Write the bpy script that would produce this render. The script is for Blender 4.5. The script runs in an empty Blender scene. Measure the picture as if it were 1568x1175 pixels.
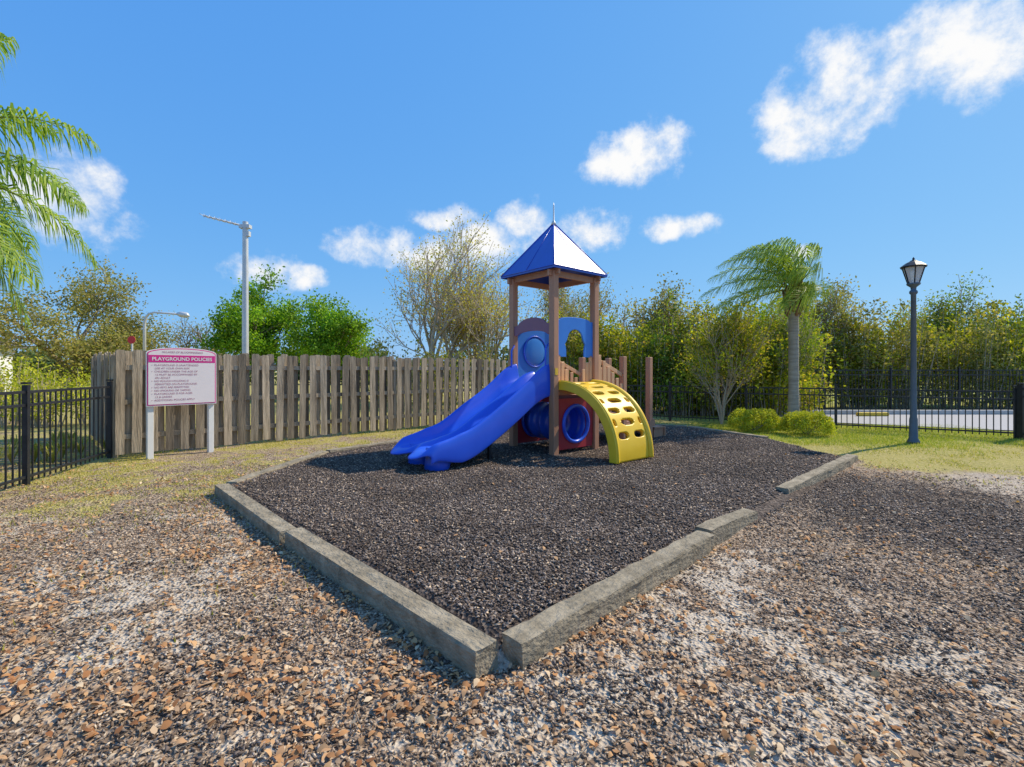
import bpy, math, random
import numpy as np
from mathutils import Vector, Matrix, Euler
random.seed(7)
scene = bpy.context.scene
scene.view_settings.view_transform = 'Standard'
try: scene.view_settings.look = 'None'
except Exception: pass
scene.view_settings.exposure = 0

# ------------------------------------------------------------------ helpers
def link(o, parent=None):
    scene.collection.objects.link(o)
    if parent is not None: o.parent = parent
    return o
def empty(name, loc=(0,0,0), rotz=0.0):
    e = bpy.data.objects.new(name, None); e.location = loc
    e.rotation_euler = (0,0,rotz); e.empty_display_size = .2
    return link(e)
def mk(name, V, F, mat, parent=None, smooth=False, mods=None):
    me = bpy.data.meshes.new(name); me.from_pydata([tuple(v) for v in V], [], F); me.update()
    if mat: me.materials.append(mat)
    if smooth: me.polygons.foreach_set('use_smooth', [True]*len(me.polygons))
    return link(bpy.data.objects.new(name, me), parent)
def mk_np(name, verts, faces, mat, parent=None, smooth=False):
    verts = np.asarray(verts, np.float32); faces = np.asarray(faces, np.int32)
    n = faces.shape[1]; me = bpy.data.meshes.new(name)
    me.vertices.add(len(verts)); me.vertices.foreach_set('co', verts.ravel())
    me.loops.add(faces.size); me.loops.foreach_set('vertex_index', faces.ravel())
    me.polygons.add(len(faces))
    me.polygons.foreach_set('loop_start', np.arange(len(faces), dtype=np.int32)*n)
    me.polygons.foreach_set('loop_total', np.full(len(faces), n, np.int32))
    me.update(calc_edges=True); me.validate()
    if smooth: me.polygons.foreach_set('use_smooth', np.ones(len(faces), bool))
    if mat: me.materials.append(mat)
    return link(bpy.data.objects.new(name, me), parent)
def bevel(o, w=.01, seg=2):
    m = o.modifiers.new('bevel','BEVEL'); m.width=w; m.segments=seg; m.limit_method='ANGLE'; m.angle_limit=.6
    return o
class MB:
    def __init__(s): s.V=[]; s.F=[]
    def box(s, c, d, rz=0.0, rx=0.0, ry=0.0, M=None):
        R = Euler((rx,ry,rz)).to_matrix() if M is None else M
        b=len(s.V)
        for sx in (-.5,.5):
            for sy in (-.5,.5):
                for sz in (-.5,.5):
                    s.V.append(Vector(c)+R@Vector((sx*d[0],sy*d[1],sz*d[2])))
        for f in ((0,1,3,2),(4,6,7,5),(0,4,5,1),(2,3,7,6),(0,2,6,4),(1,5,7,3)):
            s.F.append(tuple(b+i for i in f))
    def beam(s, p, q, w, h):
        p=Vector(p); q=Vector(q); d=(q-p); L=d.length; d.normalize()
        up=Vector((0,0,1)) if abs(d.z)<.95 else Vector((0,1,0))
        y=up.cross(d).normalized(); z=d.cross(y)
        M=Matrix((d,y,z)).transposed()
        s.box((p+q)/2,(L,w,h),M=M)
    def prism(s, pts, T, y0, y1):
        b=len(s.V); n=len(pts)
        for y in (y0,y1):
            for (x,z) in pts: s.V.append(T@Vector((x,y,z)))
        s.F.append(tuple(b+i for i in range(n))); s.F.append(tuple(b+n+i for i in reversed(range(n))))
        for i in range(n):
            j=(i+1)%n; s.F.append((b+i,b+n+i,b+n+j,b+j))
    def tube(s, P, R, n=6, cap=True):
        b=len(s.V); m=len(P); P=[Vector(p) for p in P]
        ref=None
        for i,p in enumerate(P):
            d=(P[min(i+1,m-1)]-P[max(i-1,0)])
            if d.length<1e-9: d=Vector((0,0,1))
            d.normalize()
            if ref is None: ref=Vector((1,0,0)) if abs(d.x)<.9 else Vector((0,1,0))
            a=(ref-d*ref.dot(d)).normalized(); ref=a; c=d.cross(a)
            for k in range(n):
                t=2*math.pi*k/n
                s.V.append(p+(a*math.cos(t)+c*math.sin(t))*R[i])
        for i in range(m-1):
            for k in range(n):
                k2=(k+1)%n
                s.F.append((b+i*n+k,b+i*n+k2,b+(i+1)*n+k2,b+(i+1)*n+k))
        if cap:
            s.F.append(tuple(b+k for k in reversed(range(n)))); s.F.append(tuple(b+(m-1)*n+k for k in range(n)))
    def lathe(s, prof, c=(0,0,0), n=16):
        s.tube([(c[0],c[1],c[2]+z) for r,z in prof],[max(r,.0005) for r,z in prof],n)
    def obj(s, name, mat, parent=None, smooth=False): return mk(name,s.V,s.F,mat,parent,smooth)

def smooth(a,b,x):
    t=np.clip((x-a)/(b-a),0,1); return t*t*(3-2*t)
def vnoise(x,y,s,seed=0):
    x=np.asarray(x,float)*s+seed*17.3; y=np.asarray(y,float)*s+seed*9.1
    xi=np.floor(x); yi=np.floor(y); fx=x-xi; fy=y-yi
    h=lambda a,b:(np.sin(a*127.1+b*311.7+seed)*43758.5453)%1.0
    fx=fx*fx*(3-2*fx); fy=fy*fy*(3-2*fy)
    return (h(xi,yi)*(1-fx)+h(xi+1,yi)*fx)*(1-fy)+(h(xi,yi+1)*(1-fx)+h(xi+1,yi+1)*fx)*fy
def fbm(x,y,s,seed=0,o=4):
    r=0;a=.5;t=0
    for i in range(o): r=r+a*vnoise(x,y,s*2**i,seed+i); t+=a; a*=.55
    return r/t

# ------------------------------------------------------------------ materials
def nodes_of(name):
    m=bpy.data.materials.new(name); m.use_nodes=True
    nt=m.node_tree; return m,nt,nt.nodes['Principled BSDF']
def N(nt,t,**k):
    n=nt.nodes.new(t)
    for a,b in k.items(): setattr(n,a,b)
    return n
def ramp(nt, fac, cols, interp='LINEAR'):
    r=N(nt,'ShaderNodeValToRGB'); r.color_ramp.interpolation=interp
    e=r.color_ramp.elements
    while len(e)<len(cols): e.new(.5)
    for i,c in enumerate(cols):
        if len(c)==2: pos,c=c
        else: pos=i/(len(cols)-1)
        e[i].position=pos; e[i].color=(*c,1)
    nt.links.new(fac,r.inputs[0]); return r.outputs[0]
def mat_noise(name,c1,c2,scale=5,stretch=(1,1,1),rough=.7,bump=0,metal=0,detail=6,island=0,spec=None,bscale=None,coat=0):
    m,nt,b=nodes_of(name)
    tc=N(nt,'ShaderNodeTexCoord'); mp=N(nt,'ShaderNodeMapping'); mp.inputs['Scale'].default_value=stretch
    nt.links.new(tc.outputs['Object'],mp.inputs[0])
    nz=N(nt,'ShaderNodeTexNoise'); nz.inputs['Scale'].default_value=scale; nz.inputs['Detail'].default_value=detail
    nz.inputs['Roughness'].default_value=.65
    nt.links.new(mp.outputs[0],nz.inputs['Vector'])
    col=ramp(nt,nz.outputs[0],[(.3,c1),(.7,c2)])
    if island:
        g=N(nt,'ShaderNodeNewGeometry'); mr=N(nt,'ShaderNodeMapRange'); mr.inputs['To Min'].default_value=1-island; mr.inputs['To Max'].default_value=1+island
        nt.links.new(g.outputs['Random Per Island'],mr.inputs[0])
        mx=N(nt,'ShaderNodeVectorMath',operation='SCALE'); nt.links.new(col,mx.inputs[0]); nt.links.new(mr.outputs[0],mx.inputs['Scale']); col=mx.outputs[0]
    nt.links.new(col,b.inputs['Base Color'])
    b.inputs['Roughness'].default_value=rough; b.inputs['Metallic'].default_value=metal
    if spec is not None: b.inputs['Specular IOR Level'].default_value=spec
    if coat: b.inputs['Coat Weight'].default_value=coat
    if bump:
        n2=N(nt,'ShaderNodeTexNoise'); n2.inputs['Scale'].default_value=bscale or scale*3; n2.inputs['Detail'].default_value=5
        nt.links.new(mp.outputs[0],n2.inputs['Vector'])
        bp=N(nt,'ShaderNodeBump'); bp.inputs['Strength'].default_value=bump; bp.inputs['Distance'].default_value=.02
        nt.links.new(n2.outputs[0],bp.inputs['Height']); nt.links.new(bp.outputs[0],b.inputs['Normal'])
    return m
def mat_island(name,cols,rough=.8,trans=0,clump=0,cscale=1.0,interp='LINEAR',k=1.0):
    m,nt,b=nodes_of(name)
    cols=[((c[0],tuple(v*k for v in c[1])) if len(c)==2 else tuple(v*k for v in c)) for c in cols]
    g=N(nt,'ShaderNodeNewGeometry')
    col=ramp(nt,g.outputs['Random Per Island'],cols,interp)
    if clump:
        tc=N(nt,'ShaderNodeTexCoord'); nz=N(nt,'ShaderNodeTexNoise'); nz.inputs['Scale'].default_value=cscale; nz.inputs['Detail'].default_value=1
        nt.links.new(tc.outputs['Object'],nz.inputs['Vector'])
        mr=N(nt,'ShaderNodeMapRange'); mr.inputs['From Min'].default_value=.3; mr.inputs['From Max'].default_value=.7
        mr.inputs['To Min'].default_value=1-clump; mr.inputs['To Max'].default_value=1+clump
        nt.links.new(nz.outputs[0],mr.inputs[0])
        mx=N(nt,'ShaderNodeVectorMath',operation='SCALE'); nt.links.new(col,mx.inputs[0]); nt.links.new(mr.outputs[0],mx.inputs['Scale']); col=mx.outputs[0]
    nt.links.new(col,b.inputs['Base Color']); b.inputs['Roughness'].default_value=rough; b.inputs['Specular IOR Level'].default_value=.25
    if trans:
        out=nt.nodes['Material Output']; t=N(nt,'ShaderNodeBsdfTranslucent'); ms=N(nt,'ShaderNodeMixShader'); ms.inputs[0].default_value=trans
        sc=N(nt,'ShaderNodeVectorMath',operation='MULTIPLY'); sc.inputs[1].default_value=(1.5,1.6,.7); nt.links.new(col,sc.inputs[0]); nt.links.new(sc.outputs[0],t.inputs[0])
        nt.links.new(b.outputs[0],ms.inputs[1]); nt.links.new(t.outputs[0],ms.inputs[2]); nt.links.new(ms.outputs[0],out.inputs[0])
    return m

M_post=mat_noise('brown_recycled_plastic',(.42,.21,.12),(.50,.26,.155),8,(1,1,.3),.6,.1)
M_tan=mat_noise('tan_board',(.62,.34,.17),(.70,.41,.22),8,(1,1,.3),.6,.1)
M_blue=mat_noise('blue_slide_plastic',(.020,.095,.66),(.026,.115,.74),2,rough=.3,coat=.15)
M_panel=mat_noise('blue_panel_plastic',(.03,.19,.64),(.035,.22,.70),3,rough=.4)
M_roof=mat_noise('blue_roof_metal',(.014,.065,.42),(.02,.08,.50),2,rough=.36,spec=.8)
M_yel=mat_noise('yellow_plastic',(.86,.52,.015),(.92,.60,.03),3,rough=.4,coat=.1)
M_red=mat_noise('dark_red_panel',(.36,.02,.035),(.42,.03,.045),3,rough=.5)
M_mauve=mat_noise('mauve_panel',(.24,.11,.16),(.28,.13,.18),3,rough=.5)
M_white=mat_noise('white_paint',(.76,.75,.71),(.84,.82,.78),6,rough=.5,bump=.05)
M_galv=mat_noise('galvanized_metal',(.57,.57,.56),(.70,.70,.68),6,rough=.45,metal=.3)
M_black=mat_noise('black_metal',(.012,.014,.018),(.03,.034,.042),8,rough=.4,metal=.2)
M_pole=mat_noise('slate_lamp_paint',(.07,.10,.135),(.10,.135,.17),6,rough=.4,metal=.2)
M_fence=mat_noise('weathered_fence_wood',(.15,.115,.08),(.52,.42,.30),3.0,(6,6,.5),.9,.5,island=.44,bscale=14)
M_timber=mat_noise('weathered_landscape_timber',(.17,.138,.09),(.42,.35,.245),7,(1,1.6,1.6),.95,1.0,bscale=26)
M_magenta=mat_noise('magenta_paint',(.62,.02,.23),(.66,.03,.26),3,rough=.5)
M_signface=mat_noise('sign_face',(.78,.71,.71),(.82,.75,.75),3,rough=.5)
M_text=mat_noise('sign_text_ink',(.30,.08,.18),(.34,.10,.20),3,rough=.6)
M_bark=mat_noise('bark',(.19,.15,.11),(.35,.28,.20),6,(1,1,.4),.9,.5)
M_barklt=mat_noise('pale_bark',(.38,.31,.23),(.54,.46,.35),6,(1,1,.4),.9,.3)
M_palmbark=mat_noise('palm_bark',(.26,.22,.18),(.48,.42,.34),3,(1,1,9),.9,.8)
M_boot=mat_noise('palm_fiber',(.18,.10,.06),(.36,.22,.14),10,(1,1,.5),.95,.8)
M_rachis=mat_noise('frond_stem',(.24,.28,.07),(.34,.37,.10),5,rough=.6)
M_palmleaf=mat_island('palm_leaf',[(.08,.16,.015),(.17,.27,.025),(.30,.36,.045),(.12,.21,.02)],.5,.35,k=1.3)
M_palmleaf2=mat_island('windblown_palm_leaf',[(.11,.19,.025),(.22,.29,.04),(.36,.39,.08),(.14,.22,.03)],.5,.4,k=1.3)
M_leafY=mat_island('yellow_green_leaf',[(.10,.13,.010),(.21,.23,.015),(.38,.33,.025),(.13,.17,.012),(.42,.28,.06)],.7,.38,.5,1.1,k=1.35)
M_leafM=mat_island('mid_green_leaf',[(.07,.12,.012),(.14,.19,.018),(.26,.28,.03),(.09,.15,.015)],.7,.35,.5,1.0,k=1.35)
M_leafG=mat_island('green_leaf',[(.06,.14,.012),(.14,.25,.018),(.23,.33,.025),(.08,.18,.015)],.7,.4,.4,.8,k=1.4)
M_leafO=mat_island('olive_leaf',[(.13,.135,.04),(.22,.21,.06),(.30,.235,.09),(.16,.165,.04)],.8,.35,.4,.8,k=1.4)
M_leafS=mat_island('sparse_spring_leaf',[(.26,.24,.04),(.40,.35,.055),(.36,.26,.09),(.22,.22,.035)],.8,.4,.3,.8,k=1.4)
M_leafD=mat_island('far_leaf',[(.08,.12,.04),(.14,.18,.05),(.18,.20,.07)],.8,0,.4,.3,k=1.2)
M_shrub=mat_island('shrub_leaf',[(.22,.26,.018),(.42,.41,.028),(.52,.47,.045),(.26,.32,.025)],.7,.3,.25,3,k=1.2)
M_grass=mat_island('grass_blade',[(.24,.26,.03),(.40,.38,.05),(.54,.45,.12),(.60,.47,.22)],.8,.3)
M_lush=mat_island('lush_grass_blade',[(.18,.27,.025),(.31,.38,.04),(.44,.43,.07),(.54,.46,.12)],.8,.3)
M_chip=mat_island('dark_mulch_chip',[(0,(.048,.035,.028)),(.35,(.108,.082,.068)),(.7,(.19,.15,.125)),(.92,(.31,.25,.205)),(1,(.66,.50,.34))],.85,0,.28,1.3,k=1.12)
M_chip2=mat_island('weathered_mulch_chip',[(0,(.10,.065,.044)),(.3,(.21,.145,.10)),(.6,(.36,.265,.185)),(.85,(.50,.39,.285)),(1,(.70,.57,.43))],.85,0,.25,1.5,k=1.02)
M_leaflit=mat_island('dry_oak_leaf',[(0,(.28,.115,.045)),(.25,(.50,.245,.10)),(.5,(.68,.40,.19)),(.75,(.44,.255,.14)),(1,(.78,.59,.38))],.75,.15)
M_asphalt=mat_noise('asphalt',(.37,.355,.35),(.45,.435,.43),30,rough=.9,bump=.2)
M_yelpaint=mat_noise('yellow_kerb_paint',(.65,.42,.03),(.75,.50,.05),8,rough=.7)
M_conc=mat_noise('concrete',(.42,.40,.37),(.52,.50,.46),12,rough=.9,bump=.2)
M_roofsh=mat_noise('roof_shingle',(.12,.11,.10),(.2,.18,.17),20,rough=.9,bump=.3)
m,nt,b=nodes_of('lantern_glass'); b.inputs['Base Color'].default_value=(.75,.78,.78,1); b.inputs['Roughness'].default_value=.25; b.inputs['Transmission Weight'].default_value=.35; M_glass=m
m,nt,b=nodes_of('window_glass_dark'); b.inputs['Base Color'].default_value=(.04,.05,.06,1); b.inputs['Roughness'].default_value=.1; M_win=m
m,nt,b=nodes_of('bubble_plastic'); b.inputs['Base Color'].default_value=(.045,.22,.66,1); b.inputs['Roughness'].default_value=.2; M_bub=m

# ------------------------------------------------------------------ ground
BED=np.array([(-.05,2.50),(-3.50,5.85),(-3.2,8.3),(-1.6,10.3),(-.1,12.25),(2.2,12.9),(4.4,12.0),(5.3,10.0),(5.58,7.95),(2.4,4.85)])
def sdist(x,y):
    x=np.asarray(x,float); y=np.asarray(y,float)
    d=np.full(x.shape,1e9); ins=np.zeros(x.shape,bool); n=len(BED)
    for i in range(n):
        a=BED[i]; c=BED[(i+1)%n]; e=c-a
        t=np.clip(((x-a[0])*e[0]+(y-a[1])*e[1])/(e@e),0,1)
        d=np.minimum(d,np.hypot(x-a[0]-t*e[0],y-a[1]-t*e[1]))
        cond=((a[1]>y)!=(c[1]>y))
        with np.errstate(divide='ignore',invalid='ignore'):
            xi=(c[0]-a[0])*(y-a[1])/(c[1]-a[1]+1e-12)+a[0]
        ins^=(cond&(x<xi))
    return np.where(ins,d,-d)
def gapw(x,y):
    return np.clip(smooth(1.5,.2,np.hypot(x-2.75,y-5.25))+smooth(.9,.2,np.hypot(x-5.6,y-8.3)),0,1)
def hz(x,y):
    x=np.asarray(x,float); y=np.asarray(y,float)
    sd=sdist(x,y); w=.05+.45*gapw(x,y)
    near=smooth(30,15,np.hypot(x,y))
    h=(fbm(x,y,.9,3)-.5)*.06*near+(fbm(x,y,5,8,3)-.5)*.018*near
    return h+smooth(-w,w,sd)*(.095-.065*smooth(.3,2.8,sd))
def zones(x,y):
    sd=sdist(x,y); g=gapw(x,y); n1=fbm(x,y,1.1,5); n2=fbm(x,y,3.2,21); n3=fbm(x,y,7.5,55)
    bed=smooth(-.05-.3*g,.05,sd)
    d=np.hypot((x-4.2)/2.2,(y-5.5)/2.1)
    spill=np.clip(1.25-d+ (n1-.5)*1.0+(n3-.5)*.8,0,1)*(sd<0.1)
    d2=np.hypot((x-3.3)/2.6,(y-3.2)/1.6)
    spill=np.maximum(spill,np.clip(.62-d2+(n2-.5)*1.6,0,.5)*(sd<.1))
    spill=np.maximum(spill,np.clip((n2-.56)*2.5,0,.35)*(sd<.1)*(y<5))
    mulch=np.clip(np.maximum(bed,spill),0,1)
    gl=smooth(-2.3,-4.2,x+ (n1-.5)*2.4)*smooth(3.8,6.2,y+(n2-.5)*2.6)
    gl=np.maximum(gl,smooth(7.5,9.5,y)*(x<3))*(.35+.65*smooth(.40,.60,n1*.5+n3*.5))
    gr=smooth(5.0,6.6,x+(n1-.5)*1.2+ .25*(y-6))*smooth(5.8,7.8,y+(n2-.5)*1.5)
    far=smooth(10.5,12.5,y)
    grass=np.clip(np.maximum(np.maximum(gl,gr),far),0,1)*(1-bed)*(1-.8*spill)
    pn=n1*.40+n2*.28+n3*.32
    sand=np.clip(.9*smooth(.48,.61,pn)+ .5*smooth(1.0,.1,np.hypot(x-1.9,y-3.2)/1.6)*smooth(.38,.6,n3),0,1)*(1-bed)*(1-.7*grass)
    sand=np.maximum(sand,.7*smooth(5.2,6.0,x)*smooth(8.0,6.2,y+(n2-.5)*2)*smooth(4.6,5.6,y)*(1-bed))
    return mulch,grass,sand
def lushf(x,y): return .8*smooth(4.6,5.4,x)*smooth(8.8,10.2,y+ (fbm(x,y,1.4,66)-.5)*2.4)*smooth(-.2,-.5,sdist(x,y))
def axis(vals):
    out=[]
    for a,b_,s in vals: out+=list(np.arange(a,b_,s))
    return np.array(sorted(set(np.round(out+[vals[-1][1]],4))))
xs=axis([(-400,-60,40),(-60,-20,4),(-20,-8,.5),(-8,8,.055),(8,20,.4),(20,60,4),(60,400,40)])
ys=axis([(-200,-20,30),(-20,0,1),(0,1,.1),(1,5,.045),(5,13,.08),(13,24,.4),(24,60,3),(60,700,40)])
X,Y=np.meshgrid(xs,ys); Z=hz(X,Y); nx,ny=len(xs),len(ys)
idx=np.arange(nx*ny).reshape(ny,nx)
F=np.stack([idx[:-1,:-1],idx[:-1,1:],idx[1:,1:],idx[1:,:-1]],-1).reshape(-1,4)
m,nt,b=nodes_of('ground_sand_litter_grass'); M_ground=m
at=N(nt,'ShaderNodeAttribute',attribute_name='zone'); sp=N(nt,'ShaderNodeSeparateColor'); nt.links.new(at.outputs['Color'],sp.inputs[0])
at2=N(nt,'ShaderNodeAttribute',attribute_name='lush')
tc=N(nt,'ShaderNodeTexCoord')
def noise(scale,detail=5,r=.6):
    n=N(nt,'ShaderNodeTexNoise'); n.inputs['Scale'].default_value=scale; n.inputs['Detail'].default_value=detail; n.inputs['Roughness'].default_value=r
    nt.links.new(tc.outputs['Object'],n.inputs['Vector']); return n.outputs[0]
def mixc(f,a,c):
    mx=N(nt,'ShaderNodeMix',data_type='RGBA'); nt.links.new(f,mx.inputs[0])
    nt.links.new(a,mx.inputs[6]); nt.links.new(c,mx.inputs[7]); return mx.outputs[2]
def thr(attr,nz,k=.6,lo=.35,hi=.65):
    a=N(nt,'ShaderNodeMath',operation='SUBTRACT'); nt.links.new(nz,a.inputs[0]); a.inputs[1].default_value=.5
    m2=N(nt,'ShaderNodeMath',operation='MULTIPLY_ADD'); nt.links.new(a.outputs[0],m2.inputs[0]); m2.inputs[1].default_value=k; nt.links.new(attr,m2.inputs[2])
    mr=N(nt,'ShaderNodeMapRange',interpolation_type='SMOOTHSTEP'); mr.inputs[1].default_value=lo; mr.inputs[2].default_value=hi
    nt.links.new(m2.outputs[0],mr.inputs[0]); return mr.outputs[0]
nf=noise(70,3,.7); nm=noise(18,4,.7)
vor=N(nt,'ShaderNodeTexVoronoi'); vor.inputs['Scale'].default_value=48; nt.links.new(tc.outputs['Object'],vor.inputs['Vector'])
sv=N(nt,'ShaderNodeSeparateColor'); nt.links.new(vor.outputs['Color'],sv.inputs[0])
dirt=ramp(nt,sv.outputs[0],[(0,(.15,.10,.066)),(.4,(.30,.215,.15)),(.75,(.44,.33,.235)),(1,(.56,.44,.32))])
sandc=ramp(nt,nm,[(.3,(.44,.35,.26)),(.7,(.66,.56,.44))])
grc=ramp(nt,nm,[(.3,(.28,.26,.05)),(.5,(.44,.37,.11)),(.7,(.58,.46,.24))])
luc=ramp(nt,nm,[(.3,(.20,.26,.035)),(.5,(.34,.36,.06)),(.7,(.48,.42,.13))])
muc=ramp(nt,sv.outputs[1],[(0,(.04,.029,.024)),(.5,(.11,.083,.068)),(.9,(.19,.15,.12)),(1,(.32,.23,.17))])
c=mixc(thr(sp.outputs[2],nm,1.8,.3,.85),dirt,sandc)
c=mixc(thr(sp.outputs[1],nm,1.6,.35,.9),c,mixc(at2.outputs['Fac'],grc,luc))
c=mixc(thr(sp.outputs[0],nf,1.2,.35,.65),c,muc)
nt.links.new(c,b.inputs['Base Color']); b.inputs['Roughness'].default_value=.95; b.inputs['Specular IOR Level'].default_value=.2
bp=N(nt,'ShaderNodeBump'); bp.inputs['Strength'].default_value=.9; bp.inputs['Distance'].default_value=.02
ad=N(nt,'ShaderNodeMath',operation='ADD'); nt.links.new(nm,ad.inputs[0]); nt.links.new(vor.outputs['Distance'],ad.inputs[1])
nt.links.new(ad.outputs[0],bp.inputs['Height']); nt.links.new(bp.outputs[0],b.inputs['Normal'])
g=mk_np('ground',np.stack([X.ravel(),Y.ravel(),Z.ravel()],-1),F,M_ground,smooth=True)
mu,gr,sa=zones(X.ravel(),Y.ravel())
ca=g.data.color_attributes.new('zone','FLOAT_COLOR','POINT')
ca.data.foreach_set('color',np.stack([mu,gr,sa,np.ones_like(mu)],-1).astype(np.float32).ravel())
la=g.data.attributes.new('lush','FLOAT','POINT'); la.data.foreach_set('value',lushf(X.ravel(),Y.ravel()).astype(np.float32))

# ------------------------------------------------------------------ scatter on ground
def polar(n,r0,r1,amax,rng,p=1.0):
    r=r0+(r1-r0)*rng.random(n)**p; a=(rng.random(n)*2-1)*math.radians(amax)
    return r*np.sin(a),r*np.cos(a)
def unit(n,rng):
    v=rng.normal(size=(n,3)); return v/np.linalg.norm(v,axis=1,keepdims=True)
def tetra_chips(name,x,y,L,W,mat,rng,lift=.004):
    n=len(x); z=hz(x,y)+lift+rng.random(n)*.005
    c=np.stack([x,y,z],-1); a=rng.random(n)*6.283; tilt=rng.normal(0,.25,n)
    d=np.stack([np.cos(a)*np.cos(tilt),np.sin(a)*np.cos(tilt),np.sin(tilt)],-1)
    s=np.stack([-np.sin(a),np.cos(a),rng.normal(0,.3,n)],-1); u=np.cross(d,s)
    L=(L*(.45+rng.random(n)**1.5*1.1))[:,None]; W=(W*(.5+rng.random(n)*.9))[:,None]
    v=np.stack([c+d*L*.5+s*W*.3, c-d*L*.5+s*W*.5*(rng.random((n,1))), c-s*W*.6-d*L*.1*rng.normal(size=(n,1)), c+u*W*.5+d*L*.2*rng.normal(size=(n,1))],1).reshape(-1,3)
    i=(np.arange(n)*4)[:,None,None]; f=(i+np.array([[0,1,2],[0,3,1],[1,3,2],[0,2,3]])[None]).reshape(-1,3)
    return mk_np(name,v,f,mat)
def leafs(c,size,asp,rng,flat=0.0,jit=.5):
    n=len(c); a=unit(n,rng); r=unit(n,rng)
    b_=r-(r*a).sum(1,keepdims=True)*a; b_/=np.linalg.norm(b_,axis=1,keepdims=True)+1e-9
    s=(size*(1-jit/2+jit*rng.random(n)))[:,None]
    return np.stack([c+a*s*.5,c+b_*s*asp*.5,c-a*s*.5,c-b_*s*asp*.5],1).reshape(-1,3)
def quads(n): return np.arange(n*4).reshape(-1,4)

rng=np.random.default_rng(3)
x,y=polar(265000,1.6,13.5,56,rng); mu,gr,sa=zones(x,y); sd=sdist(x,y)
k=(sd>.05)|((mu>rng.random(len(x)))&(sd<-.08)&(rng.random(len(x))<.7)); k&=~((sd>-.08)&(sd<.07)&(gapw(x,y)<.5))
tetra_chips('mulch_chips',x[k],y[k],.038,.016,M_chip,rng)
x,y=polar(190000,1.3,9,62,rng); mu,gr,sa=zones(x,y); sd=sdist(x,y)
k=(sd<-.09)&(rng.random(len(x))<(.68-.46*sa)*(1-.72*gr))
tetra_chips('bark_litter',x[k],y[k],.031,.0125,M_chip2,rng,.002)
# dry leaves
x,y=polar(85000,1.3,10,62,rng); mu,gr,sa=zones(x,y); sd=sdist(x,y)
dens=.17+.40*smooth(.5,-1.5,x)*smooth(8,3.5,y); dens=dens*(.2+1.7*smooth(.35,.7,fbm(x,y,1.7,31)))
dens+= .65*smooth(-.65,-.1,sd)*(y<5.6)*(x<1.8)*smooth(.3,.6,fbm(x,y,2.4,77))
dens*=(1-.6*mu*(sd<0)); dens=np.where(sd>0,.014,dens)
k=(rng.random(len(x))<dens*.6)&((sd<-.08)|(sd>.08))
x=x[k];y=y[k];n=len(x); z=hz(x,y)+.008+rng.random(n)*.010
a=rng.random(n)*6.283; s=.037*(.45+1.0*rng.random(n))
d=np.stack([np.cos(a),np.sin(a),rng.normal(0,.25,n)],-1)*s[:,None]*.5
w=np.stack([-np.sin(a),np.cos(a),rng.normal(0,.35,n)],-1)*s[:,None]*.26
up=np.zeros((n,3)); up[:,2]=s*rng.normal(.16,.12,n); c=np.stack([x,y,z],-1)
v=np.stack([c-d,c-w-d*.2+up,c+w-d*.2+up,c-w*.7+d*.5+up,c+w*.7+d*.5+up,c+d],1).reshape(-1,3)
i=(np.arange(n)*6)[:,None,None]
f=(i+np.array([[0,1,2],[1,3,2],[2,3,4],[3,5,4]])[None]).reshape(-1,3)
mk_np('fallen_leaves',v,f,M_leaflit)
# twigs
rg=np.random.default_rng(17); mb=MB()
for k_ in range(260):
    a=(rg.random()*2-1)*1.05; r=1.6+6*rg.random(); x0=r*math.sin(a); y0=r*math.cos(a)
    if abs(float(sdist(np.array([x0]),np.array([y0]))[0]))<.25: continue
    z0=float(hz(np.array([x0]),np.array([y0]))[0])+.012; t=rg.random()*6.28; L=rg.uniform(.05,.16)
    mb.tube([(x0,y0,z0),(x0+L*.5*math.cos(t),y0+L*.5*math.sin(t),z0+.006),(x0+L*math.cos(t+.3),y0+L*math.sin(t+.3),z0)],[.003,.0025,.0015],4,False)
mb.obj('twigs',M_bark)
def blades(name,x,y,h0,h1,mat,rng):
    n=len(x); z=hz(x,y)-.003; a=rng.random(n)*6.283; h=h0+(h1-h0)*rng.random(n); c=np.stack([x,y,z],-1)
    w=np.stack([np.cos(a),np.sin(a),0*a],-1)*.006; t=np.stack([rng.normal(0,.5,n)*h,rng.normal(0,.5,n)*h,h],-1)
    mk_np(name,np.stack([c-w,c+w,c+t],1).reshape(-1,3),np.arange(n*3).reshape(-1,3),mat)
x,y=polar(160000,3.0,15,66,rng,.8); mu,gr,sa=zones(x,y); sd=sdist(x,y); lu=lushf(x,y)
k=(rng.random(len(x))<gr*smooth(.33,.60,fbm(x,y,2.1,44))+.03*(x<0))&(sd<-.1)
k2=k&(lu>rng.random(len(x))); k1=k&~k2
blades('grass',x[k1],y[k1],.02,.05,M_grass,rng)
x2=5+rng.random(45000)*7; y2=8.8+rng.random(45000)*4.5; q=(lushf(x2,y2)>rng.random(45000)*1.2)&(sdist(x2,y2)<-.1)
blades('lush_grass',np.concatenate([x[k2],x2[q]]),np.concatenate([y[k2],y2[q]]),.025,.06,M_lush,rng)

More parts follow.
